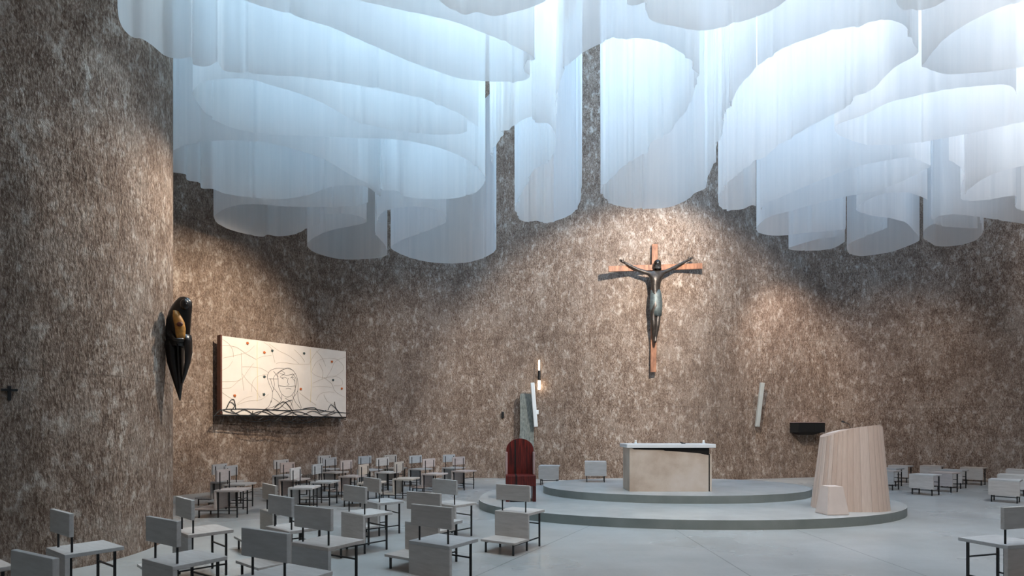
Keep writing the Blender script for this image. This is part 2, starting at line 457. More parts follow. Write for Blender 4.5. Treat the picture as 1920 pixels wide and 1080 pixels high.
# stone body: top edge slopes down to the right, leaving the black core bare
bm = B()
prof = [(-hw,0),(hw-.055,0),(hw-.055,.675),(hw-.22,.71),(.2,.74),(-.1,.757),(-.13,.772),(-.45,.776),(-.68,.784),(-.72,.808),(-hw,.815)]
a = [bm.verts.new((x,-.31,z)) for x,z in prof]; c = [bm.verts.new((x,.31,z)) for x,z in prof]
bm.faces.new(a); bm.faces.new(list(reversed(c)))
for i in range(len(prof)): j = (i+1)%len(prof); bm.faces.new((a[i],a[j],c[j],c[i]))
obj('body', bm, M['stone'], t)
bm = B(); box(bm, (-hw+.03,-.27,.6), (hw-.03,.27,.815)); box(bm, (hw-.057,-.295,0), (hw-.03,.27,.7)); obj('core', bm, M['blackmatte'], t)
bm = B(); box(bm, (hw-.03,-.31,0), (hw+.005,.31,.70), .004); obj('side_slab', bm, M['stone'], t)
bm = B(); box(bm, (-hw-.06,-.345,.815), (hw+.07,.345,.885), .008); obj('top_slab', bm, M['marble'], t)
for x, l in ((2.335,'small white candle standing at the left end of the altar top'), (3.62,'small white candle standing at the right end of the altar top')):
    c = thing('candle', l, 'candle', (x,10.58,1.165), 0, 'altar candles')
    b = B(); lathe(b, [(.045,0),(.045,.012),(.022,.018),(.02,.03)], 20); obj('holder', b, M['white'], c, True)
    b = B(); lathe(b, [(.019,.03),(.019,.066),(.006,.07)], 16); wx = obj('wax', b, M['wax'], c, True)
    b = B(); tube(b, [(0,0,.068),(.001,0,.08)], .0022, 6); obj('wick', b, M['black'], wx)
c = thing('microphone_base', 'small black microphone base lying on the altar top', 'microphone', (3.25,10.62,1.165))
b = B(); lathe(b, [(.04,0),(.04,.012),(.03,.02)], 16); obj('base', b, M['black'], c, True)
b = B(); tube(b, [(0,0,.015),(-.03,0,.03),(-.06,0,.028)], [.006,.006,.011], 8); obj('stem', b, M['black'], c, True)

# ------------------------------------------------------------------ ambo
t = thing('ambo', 'tall tapering beige ambo of upright boards with slanted top', 'lectern', (5.575,9.25,.14))
def ambo_top(x, y, by):
    tab = ((-.47,1.19),(-.337,1.255),(-.16,1.312),(.013,1.345),(.19,1.367),(.32,1.372),(.405,1.352),(.44,1.325),(.48,1.27))
    top = tab[0][1] if x < 0 else 1.27
    for (xa, za), (xb, zb) in zip(tab, tab[1:]):
        if xa <= x <= xb: top = za+(zb-za)*(x-xa)/(xb-xa)
    return top-.09*(y+by)
def ambo_ring(f, n, inset=0):
    out = []
    for k in range(n):
        a = 2*math.pi*k/n; c, s = math.cos(a), math.sin(a)
        ax = (.565*(1-f)+.45*f)-inset; by = (.46*(1-f)+.34*f)-inset
        e = .8
        x = ax*math.copysign(abs(c)**e, c)+.02*f; y = by*math.copysign(abs(s)**e, s)
        top = ambo_top(x, y, by)
        out.append((x, y, top*f-inset*.0))
    return out
bm = B(); uv = bm.loops.layers.uv.new('UVMap'); NB = 34*4
R = [[bm.verts.new(p) for p in ambo_ring(f, NB)] for f in (0,.25,.5,.75,.985,1)]
for i, (A, C) in enumerate(zip(R, R[1:])):
    for k in range(NB):
        f = bm.faces.new((A[k], A[(k+1)%NB], C[(k+1)%NB], C[k]))
        for lp, u, vv in zip(f.loops, (k/NB,(k+1)/NB,(k+1)/NB,k/NB), (i,i,i+1,i+1)): lp[uv].uv = (u, vv/5)
for ring in R[:-1]:                     # V groove at each board joint
    for k in range(0, NB, 4):
        p = ring[k].co; p.x *= .988; p.y *= .988
bm.faces.new(R[-1]); bm.faces.new(list(reversed(R[0])))
o = obj('body', bm, M['board'], t)
top_ring = [(x*.78+.02, y*.5+.09) for x, y, z in ambo_ring(1, 48)]
bm = B(); loft(bm, [[(x, y, ambo_top(x, y, .34)-.02) for x, y in top_ring], [(x, y, ambo_top(x, y, .34)+.004) for x, y in top_ring]])
obj('book_rest', bm, M['pink'], t)
c = thing('gooseneck_microphone', 'thin black gooseneck microphone on top of the ambo', 'microphone', (5.55,9.22,1.49))
b = B(); tube(b, [(.02,0,-.02),(.0,-.01,.03),(-.05,-.02,.055),(-.10,-.02,.07)], .005, 6); obj('stem', b, M['black'], c, True)
b = B(); tube(b, [(-.09,-.02,.067),(-.13,-.02,.083)], [.012,.014], 8); obj('head', b, M['black'], c, True)
bm = B(); q0 = [(-.175,-.16),(.175,-.16),(.175,.16),(-.175,.16)]; q1 = [(-.115,-.10),(.115,-.10),(.115,.10),(-.115,.10)]
loft(bm, [[(x,y,0) for x,y in q0], [(x,y,.43) for x,y in q1]]); bmesh.ops.bevel(bm, geom=bm.edges[:], offset=.008, segments=2, affect='EDGES')
o = obj('stone_block', bm, M['pink'], None, loc=(4.935,8.64,.14), rot=(0,0,math.radians(4)))
tag(o, 'small pale tapered stone block standing in front of the ambo', 'stone block')

# ------------------------------------------------------------------ red throne
t = thing('throne', 'dark red wooden presider chair with tall round-topped back on the lower step', 'chair', (.155,10.25,.14), math.radians(2))
def arch(w, z0, z1, n=20):
    r = w; pts = [(-w,z0),(w,z0)]
    for k in range(n+1):
        a = math.pi*k/n; pts.append((w*math.cos(a), z1-r*.82+r*.82*math.sin(a)))
    return pts
def slabxz(bm, poly, y0, y1):
    a = [bm.verts.new((x,y0,z)) for x,z in poly]; c = [bm.verts.new((x,y1,z)) for x,z in poly]
    bm.faces.new(a); bm.faces.new(list(reversed(c)))
    for i in range(len(poly)): j = (i+1)%len(poly); bm.faces.new((a[i],a[j],c[j],c[i]))
    return bm
b = B(); slabxz(b, arch(.255,.3,1.13), .20, .245); bk = obj('backrest', b, M['red'], t)
b = B(); box(b, (-.102,.190,.46), (-.074,.2005,1.10)); obj('dark_inlay', b, M['blackmatte'], bk)
b = B(); box(b, (-.27,-.22,.28), (.27,.25,.47), .01); st = obj('seat', b, M['red'], t)
b = B(); box(b, (-.102,-.225,.29), (-.074,.19,.474)); obj('dark_inlay', b, M['blackmatte'], st)
for s in (-1, 1):
    b = B(); box(b, (s*.252-.018,.03,.47), (s*.252+.018,.245,.88), .006); obj('side_stile', b, M['stile'], t)  # pale stile colour paints in the reflection along the back's edges
    b = B(); box(b, (s*.24-.03,-.2,0), (s*.24+.03,.24,.28), .005); obj('leg', b, M['red'], t)
b = B(); box(b, (-.20,-.24,0), (.06,-.05,.05), .008); obj('foot_block', b, M['blackmatte'], t)

# ------------------------------------------------------------------ crucifix
wp = Vector((3.83,15.09,0))
cy = 14.93
def wz(y, Y=cy): return EYE+(HY-y)/F*Y
def wx_(x, Y=cy): return (x-960)/F*Y
t = thing('crucifix', 'large wooden cross with dark bronze figure hanging on the curved back wall', 'crucifix', (wx_(1226), cy, wz(698)))
X0, Z0 = wx_(1226), wz(698)
b = B(); box(b, (-.075,-.035,0), (.075,.035,3.41), .006)
for v in b.verts: v.co.x += .012*(v.co.z-1.7)
obj('upright_beam', b, M['cross'], t)
zc = wz(503)-Z0
b = B(); box(b, (wx_(1140)-X0,-.085,-.075), (wx_(1315)-X0,-.035,.075), .006)
for v in b.verts: v.co.z += zc+.03*v.co.x
obj('cross_beam', b, M['cross'], t)
def sk(name, verts, edges, radii, mat, parent, root=0, levels=2):
    me = bpy.data.meshes.new(name); me.from_pydata(verts, edges, []); me.materials.append(mat)
    o = bpy.data.objects.new(name, me); COL.objects.link(o); o.parent = parent
    m = o.modifiers.new('skin', 'SKIN'); m.use_smooth_shade = True
    s = o.modifiers.new('sub', 'SUBSURF'); s.levels = levels; s.render_levels = levels
    for i, r in enumerate(radii):
        sv = me.skin_vertices[0].data[i]; sv.radius = r if isinstance(r, tuple) else (r, r); sv.use_root = (i == root)
    return o
def cp(x, y, d): return (wx_(x)-X0, -d, wz(y)-Z0)
V = [cp(1226,580,.17), cp(1226.5,556,.18), cp(1226,535,.19), cp(1227,521,.20), cp(1228,513,.21),        # pelvis..neck base 0-4
     cp(1228.5,508,.25), cp(1228,499,.26),                                                           # head 5,6
     cp(1216,517,.19), cp(1196,510,.16), cp(1179,501,.13), cp(1168,494.5,.12),                           # right arm 7-10
     cp(1238,516,.19), cp(1259,506,.16), cp(1277,496,.13), cp(1288,490,.12),                           # left arm 11-14
     cp(1222,590,.17), cp(1222,612,.20), cp(1224,634,.15), cp(1225,646,.18),                           # leg 15-18
     cp(1230,590,.17), cp(1229,612,.21), cp(1226,634,.17), cp(1224.5,645,.21)]                          # leg 19-22
E = [(0,1),(1,2),(2,3),(3,4),(4,5),(5,6),(3,7),(7,8),(8,9),(9,10),(3,11),(11,12),(12,13),(13,14),(0,15),(15,16),(16,17),(17,18),(0,19),(19,20),(20,21),(21,22)]
Rr = [(.155,.11),(.125,.095),(.15,.105),(.14,.095),(.055,.055),(.088,.095),(.088,.095),(.062,.06),.048,.040,.030,(.062,.06),.048,.040,.030,
      .09,.068,.045,.04,.09,.068,.045,.04]
fig = sk('figure', V, E, Rr, M['bronze'], t)
for hx, hy, s in ((1168,494.5,-1),(1288,490,1)):                      # open hands: palm and five fingers
    b = B(); p = Vector(cp(hx,hy,.12)); up = Vector((.75*s,0,.42)).normalized(); sd = Vector((-up.z*s,0,up.x*s))
    tube(b, [p-up*.02, p+up*.04, p+up*.075], [.028,.036,.03], 8)
    for k in range(4):
        q = p+up*.07+sd*(-.024+.016*k); ln = (.055,.068,.064,.05)[k]
        tube(b, [q, q+up*ln*.55+Vector((0,-.006,0)), q+up*ln+Vector((0,-.02,0))], [.0085,.008,.006], 6)
    q = p+up*.02+sd*.03; tube(b, [q, q+sd*.03+up*.02, q+sd*.04+up*.05], [.01,.009,.007], 6)
    obj('hand', b, M['bronze'], fig, True)
# loincloth: a lofted skirt with folds
b = B(); rings = []
for y, ax, ay in ((547,.128,.10),(556,.148,.115),(570,.165,.125),(582,.16,.12),(593,.135,.10)):
    c = Vector(cp(1226.5+(y-560)*.02, y, .17)); n = 32
    rings.append([(c.x+(ax+.006*math.sin(k*7*math.pi*2/n+y))*math.cos(2*math.pi*k/n), c.y+ay*math.sin(2*math.pi*k/n), c.z-.05*max(0,math.sin(2*math.pi*k/n+2.6)) if y > 588 else c.z) for k in range(n)])
loft(b, rings); obj('loincloth', b, M['verdigris'], t, True)
# hair, beard and face details
b = B(); c = Vector(cp(1228.3,502,.25))
for (dx,dy,dz,r) in ((0,.01,.05,.095),(-.05,.02,-.01,.055),(.05,.02,-.01,.055),(0,-.03,-.095,.045)):
    bmesh.ops.create_uvsphere(b, u_segments=16, v_segments=10, radius=r, matrix=Matrix.Translation(c+Vector((dx,dy,dz))))
obj('hair', b, M['ebony'], fig, True)
b = B()
tube(b, [c+Vector((0,-.095,.02)), c+Vector((0,-.118,-.02)), c+Vector((0,-.098,-.03))], [.01,.016,.012], 8)
for s in (-1,1): bmesh.ops.create_uvsphere(b, u_segments=10, v_segments=8, radius=.013, matrix=Matrix.Translation(c+Vector((s*.034,-.092,.012))))
tube(b, [c+Vector((-.025,-.094,-.052)), c+Vector((0,-.1,-.054)), c+Vector((.025,-.094,-.052))], .007, 6)
obj('face', b, M['bronze'], fig, True)
b = B()
for z in (.6, 2.2): tube(b, [(0,.03,z),(0,.115,z)], .02, 8)
obj('wall_fixing', b, M['black'], t)

# ------------------------------------------------------------------ carved Madonna on the left wall
SY = 7.2
t = thing('carved_figure', 'dark wooden hooded figure ending in a point, fixed to the left wall edge', 'sculpture', (at(335,750,SY).x, SY, at(335,750,SY).z))
def sp_(x, y, d=0): v = at(x, y, SY+d)-Vector(t.location); return v
b = B(); rings = []
prof = [(556.5,343,3),(559,345,10),(566,344,15),(575,341,18.5),(585,338,20.5),(600,335,22),(620,333.5,22.3),(634,333,21.5),(644,332,19),(650,331,16)]
for y, xc, hw_ in prof:
    c = sp_(xc, y); r = hw_*SY/F
    rings.append([(c.x+r*math.cos(2*math.pi*k/28), c.y+.62*r*math.sin(2*math.pi*k/28), c.z) for k in range(28)])
loft(b, rings); obj('mantle', b, M['ebony'], t, True)
def blade(name, pts, mat, par=t):
    b = B(); rings = []
    for y, xc, hw_, dp in pts:
        c = sp_(xc, y); r = hw_*SY/F
        rings.append([(c.x+r*math.cos(2*math.pi*k/20), c.y+dp*math.sin(2*math.pi*k/20), c.z) for k in range(20)])
    loft(b, rings); return obj(name, b, mat, par, True)
blade('robe_fold', [(640,322,11,.08),(655,323,11.5,.08),(680,325,10.5,.07),(705,330,8,.055),(730,335,5,.035),(751,337.5,1,.008)], M['ebony'])
blade('robe_fold', [(640,337,3.6,.075),(655,338.6,3.3,.075),(690,339,3.2,.06),(720,338.5,3,.04),(750,337.6,1,.008)], M['ebony'])
blade('robe_fold', [(628,350.5,6.5,.07),(640,352.5,6,.07),(660,353.5,5.5,.065),(680,351.5,4,.05),(700,347,3,.03),(718,342,1.5,.015)], M['ebony'])
b = B(); c = sp_(356,573)
bmesh.ops.create_uvsphere(b, u_segments=20, v_segments=14, radius=.055, matrix=Matrix.Translation(Vector((c.x-.02,-.08,c.z)))@Matrix.Diagonal((1,.8,1.25,1)))
tube(b, [(c.x+.012,-.115,c.z+.01),(c.x+.03,-.125,c.z-.018),(c.x+.012,-.118,c.z-.03)], [.008,.012,.008], 8)
obj('face', b, M['ebony'], t, True)
blade_c = []
b = B(); rings = []
for y, xc, hw_ in ((586,338,4),(596,340,7.5),(606,343,9),(618,345.5,9),(630,346,8),(640,346.5,5.5)):
    c = sp_(xc, y); r = hw_*SY/F
    rings.append([(c.x+r*math.cos(2*math.pi*k/20), -.085+.055*math.sin(2*math.pi*k/20), c.z) for k in range(20)])
loft(b, rings); ch = obj('child', b, M['ochre'], t, True); tag(ch, 'ochre carved child')
b = B(); c = sp_(350,612)
bmesh.ops.create_uvsphere(b, u_segments=16, v_segments=10, radius=.03, matrix=Matrix.Translation(Vector((c.x,-.15,c.z)))@Matrix.Diagonal((1.3,.8,1,1)))
obj('child_hand', b, M['brown'], ch, True)
b = B(); c0, c1, c2 = sp_(327,628), sp_(340,641), sp_(354,640)
tube(b, [(c0.x,-.09,c0.z),(c1.x,-.135,c1.z),(c2.x,-.11,c2.z)], [.04,.032,.024], 12)
obj('arm', b, M['ebony'], t, True)
b = B(); tube(b, [(0,.05,.95),(-.155,.06,.95)], .02, 8); obj('wall_fixing', b, M['black'], t)

# small wall cross, far left
p, n = wall_at(PL, 17)
t = thing('wall_cross', 'small black cross high on the left wall near the picture edge', 'cross', (p.x+n.x*.015, p.y+n.y*.015, at(17,751,p.y).z), math.atan2(n.y, n.x)+math.pi/2)
b = B(); box(b, (-.013,-.012,0), (.013,.012,.14), .002); obj('upright_beam', b, M['black'], t)
b = B(); box(b, (-.06,-.012,.09), (.06,.012,.112), .002); obj('cross_beam', b, M['black'], t)

# ------------------------------------------------------------------ painting with iron brambles
YL, YR = 12.62, 15.2
A0 = at(416, 777, YL); A1 = at(649, 778.5, YR); A1.z = A0.z
TOP = at(416,629.5,YL).z
ux = (A1-A0); WID = ux.length; ux.normalize(); nrm = Vector((ux.y,-ux.x,0))
rz = math.atan2(ux.y, ux.x); HGT = TOP-A0.z
t = thing('wall_panel', 'off-white relief panel with a line-drawn face and iron brambles on the left wall', 'artwork', A0, rz)
b = B(); box(b, (0,0,0), (WID,.13,HGT), .004); obj('panel', b, M['canvas'], t)
b = B(); box(b, (-.035,-.015,-.02), (0,.16,HGT+.02), .004); box(b, (WID,0,-.02), (WID+.012,.13,HGT)); obj('frame', b, M['brown'], t)
b = B(); box(b, (WID*.2,.1,HGT*.2), (WID*.8,.62,HGT*.3)); obj('wall_bracket', b, M['black'], t)
def pq(zx, zy, d=.004):               # drawing coordinates read off the photograph -> panel plane
    s = (zx-108)/1307.; u = s*YL/(YR-s*(YR-YL)); top = 115+147*s
    return Vector((u*WID, -d, (945-zy)/(945-top)*HGT))
def strokes(name, lines, mat, r, d=.004):
    b = B()
    for ln in lines:
        pts = catmull([pq(x,y,d) for x,y in ln], .05)
        tube(b, pts, r, 5)
    return obj(name, b, mat, t)
strokes('trailing_line', [
 [(108,150),(170,190),(220,260),(228,340)],[(108,220),(250,230),(360,300),(470,360)],[(120,350),(250,320),(380,280),(450,215)],
 [(310,290),(315,400),(318,520),(340,690)],[(320,440),(450,440),(540,460),(600,500)],[(440,400),(380,480),(340,540),(300,580),(110,600)],
 [(320,510),(380,590),(450,660),(510,760)],[(108,670),(200,660),(270,600),(310,560)],[(480,350),(540,325),(630,315)],[(550,180),(620,230),(650,330),(665,390)],
 [(600,190),(700,260),(820,320),(920,400)],[(680,400),(720,385),(860,400),(1030,400)],[(600,510),(480,540),(430,600),(420,700)],[(110,480),(180,440),(220,380)],
 [(870,250),(950,330),(980,380)],[(1030,390),(1080,300),(1140,240)],[(1050,480),(1100,380),(1180,340),(1300,340),(1370,390),(1390,440),(1300,520),(1180,540),(1080,510),(1050,480)],
 [(1100,260),(1160,330),(1200,420)],[(1130,390),(1170,480),(1160,560)],[(1410,320),(1300,370),(1250,470),(1200,550)],[(1060,600),(1150,560),(1280,520),(1370,560),(1375,610),(1290,620)],
 [(1060,640),(1150,630),(1260,640)],[(1180,540),(1260,600),(1300,680),(1400,740)],[(1100,780),(1130,720),(1200,690),(1290,690)],[(1180,720),(1220,790),(1300,820)],
 [(920,700),(1000,760),(1100,830)],[(270,830),(350,770),(430,745)],[(250,850),(380,800),(520,780),(600,720)],[(108,710),(180,760),(240,790)]], M['faint'], .0028)
strokes('drawn_face', [
 [(625,810),(640,700),(600,600),(585,540),(610,480),(680,450),(760,450),(820,445),(880,500),(905,580),(905,680),(870,740)],
 [(640,700),(660,620),(650,550),(690,500),(760,455)],[(700,560),(690,520),(740,470),(800,450),(860,470)],[(700,560),(705,640),(740,720),(800,750),(850,720),(885,640),(890,560),(850,500)],
 [(720,500),(780,520),(850,510)],[(740,550),(770,540),(790,555)],[(825,550),(850,540),(870,552)],[(805,550),(800,600),(815,620),(790,625)],[(780,665),(810,655),(835,668)],[(705,630),(790,640),(880,630)],
 [(740,720),(730,790),(660,850),(560,880)],[(850,730),(880,800),(940,870)],[(640,760),(700,800),(760,860),(830,900)],[(625,790),(610,840),(550,890)],[(905,680),(910,760),(945,860)],
 [(870,560),(880,660),(860,760),(830,850)],[(760,790),(700,830),(640,890)],[(770,760),(830,800),(860,880)],[(620,560),(640,640),(690,700),(735,780)],[(740,480),(770,500),(720,540),(760,560)],[(600,560),(700,560)],
 [(650,480),(700,540)],[(880,500),(840,540),(880,580)]], M['drawn'], .0042, .003)
strokes('iron_bramble', [
 [(20,970),(100,900),(250,885),(500,882),(800,890),(1050,870),(1250,895),(1450,905)],[(30,960),(200,950),(400,960),(700,945),(1000,960),(1250,945),(1410,975)],
 [(150,880),(200,790),(230,785),(250,890)],[(160,870),(190,810),(240,850),(200,900)],[(280,960),(350,1000),(500,1015),(620,990),(760,1010),(900,1020),(1050,1010),(1150,970)],
 [(420,960),(480,1000),(560,960),(640,1010),(740,960),(820,1010),(900,960),(1000,1015),(1080,960)],[(120,900),(240,930),(340,890),(460,940),(560,890),(680,940),(800,900),(930,940),(1060,890),(1180,930),(1290,880)],
 [(560,890),(700,870),(780,800),(840,780)],[(660,860),(760,800),(850,900)],[(960,870),(1080,855),(1130,900),(1200,880)],[(1220,880),(1250,820),(1300,860),(1370,950)],[(1290,790),(1300,850),(1340,900)],
 [(200,900),(330,960),(520,905),(700,960),(900,900),(1100,955),(1300,905)],[(430,900),(440,975),(600,1000),(600,940)],[(850,930),(880,1000),(1000,970)],[(60,930),(110,945),(90,890),(20,975)]], M['wire'], .008, .02)
strokes('lower_bar', [[(30,958),(400,953),(800,950),(1410,955)]], M['wire'], .012, .02)
strokes('cream_strip', [[(480,170),(478,330),(482,520),(480,800)],[(1040,240),(1045,450),(1048,600),(1040,800)]], M['cream'], .007, .002)
for zx, zy, c in ((375,190,'orange'),(552,285,'orange'),(240,745,'orange'),(935,662,'orange'),(1262,372,'orange'),(1366,650,'orange'),(970,288,'teal'),(553,540,'teal'),(548,725,'teal'),(635,265,'teal'),(1275,562,'teal')):
    b = B(); q = pq(zx, zy, .012)
    for a in (0,1.25,2.5,3.7,5.1):
        w = Vector((math.cos(a),0,math.sin(a)))*.03
        tube(b, [q, q+w*.6+Vector((0,-.012,0)), q+w*1.15], [.008,.016,.004], 6)
    obj('petal_cluster', b, M[c], t)

# ------------------------------------------------------------------ things on the back wall
def wall_thing(P, name, label, cat, x, y, off):
    p, n = wall_at(P, x); Y = p.y+n.y*off
    return thing(name, label, cat, Vector(((x-960)/F*Y, Y, at(x,y,Y).z)), math.atan2(n.y,n.x)+math.pi/2)
for P, x, tilt, mat, lb in ((PB,1001.5,-4.8,'white','slim white column speaker left of the crucifix, leaning beside the glowing lamp'),
                            (PR,1424.5,4.6,'grey','slim grey column speaker right of the crucifix on the back wall')):
    px = x if P is PB else 1443
    p, n = wall_at(P, px); off = .28; Y = p.y+n.y*off
    t = thing('column_speaker', lb, 'speaker', Vector(((x-960)/F*Y, Y, at(x,759,Y).z)), 0, 'column speakers on the back wall')
    k = Y/F; hh = 41.5*k; ww = 3.7*k
    g = B(); box(g, (-ww,-.05,-hh), (ww,.05,hh), .012)
    bd = obj('cabinet', g, M[mat], t, rot=(math.radians(5), math.radians(tilt), 0))
    g = B(); box(g, (-ww*.7,-.056,-hh*.96), (ww*.7,-.049,hh*.96)); obj('grille', g, M[mat], bd)
    g = B(); box(g, (-.03,.03,-.24), (.03,.27,-.16), .006)
    if P is PB: box(g, (.02,.02,-.27), (.13,.12,-.15), .01)
    obj('bracket', g, M[mat], t)
# sanctuary lamp
p, n = wall_at(PB, 1011); Y = p.y-.16
t = thing('sanctuary_lamp', 'slim black tube lamp glowing at both ends above the white speaker', 'lamp', ((1011-960)/F*Y, Y, at(1011,704,Y).z))
k = Y/F
b = B(); lathe(b, [(.032,-9.5*k),(.04,-9.2*k),(.04,9.2*k),(.032,9.5*k)], 20); box(b, (-.02,0,-.03), (.02,.14,.03)); obj('housing', b, M['black'], t, False)
b = B(); lathe(b, [(.03,-26*k),(.036,-25*k),(.036,-12*k),(.03,-9.5*k)], 20); obj('lower_glass', b, M['glow'], t, True)
b = B(); lathe(b, [(.014,9.5*k),(.018,13*k),(.018,28*k),(.010,29*k)], 16); obj('upper_glass', b, M['glow'], t, True)
b = B(); tube(b, [(.03,.02,9*k),(.03,.02,30*k)], .008, 8); obj('rod', b, M['black'], t)
# grey pier fragment behind the throne
p, n = wall_at(PB, 988)
Y = p.y-.16; k = Y/F
b = B(); z1 = at(988,738,Y).z
slabxz(b, [(-19*k,0),(13*k,0),(13*k,z1-.05),(11.5*k,z1),(-12*k,z1),(-13*k,z1-.1),(-13*k,z1-1.1),(-19*k,z1-1.95)], 0, .045)
o = obj('stone_stele', b, M['slate'], None, loc=((988-960)/F*Y, Y, 0)); tag(o, 'tall blue-grey concrete slab standing against the wall behind the throne', 'stele')
# black shelf unit on the right
p, n = wall_at(PR, 1506); k = p.y/F
rzz = math.atan2(n.y,n.x)+math.pi/2
t = thing('wall_box', 'black wall-hung box on the wall left of the ambo', 'wall box', (p.x+n.x*.17, p.y+n.y*.17, at(1506,802,p.y-.17).z), rzz)
w2 = 30.5*k
b = B(); box(b, (-w2,-.15,-.14), (w2,.16,.15), .005); obj('cabinet', b, M['blackmatte'], t)
b = B(); box(b, (-w2+.02,-.158,-.12), (.10,-.149,.13), .003); box(b, (.12,-.158,-.12), (w2-.02,-.149,.13), .003); obj('door', b, M['black'], t)
b = B(); loft(b, [[(-.42,-.12,-.14),(.40,-.12,-.14),(.40,.16,-.14),(-.42,.16,-.14)], [(-.2,-.02,-.21),(.18,-.02,-.21),(.18,.16,-.21),(-.2,.16,-.21)]]); obj('underside', b, M['blackmatte'], t)
b = B(); box(b, (-w2-.01,-.16,.15), (w2+.01,.16,.165)); obj('lid', b, M['stile'], t)
# small wall socket
p, n = wall_at(PB, 943)
b = B(); box(b, (-.035,-.03,-.09), (.035,.03,.09), .008); o = obj('wall_switch', b, M['black'], None, loc=(p.x+n.x*.02, p.y+n.y*.02, at(943,778,p.y).z), rot=(0,0,math.atan2(n.y,n.x)+math.pi/2))
tag(o, 'tiny dark switch box on the back wall left of the throne', 'switch')

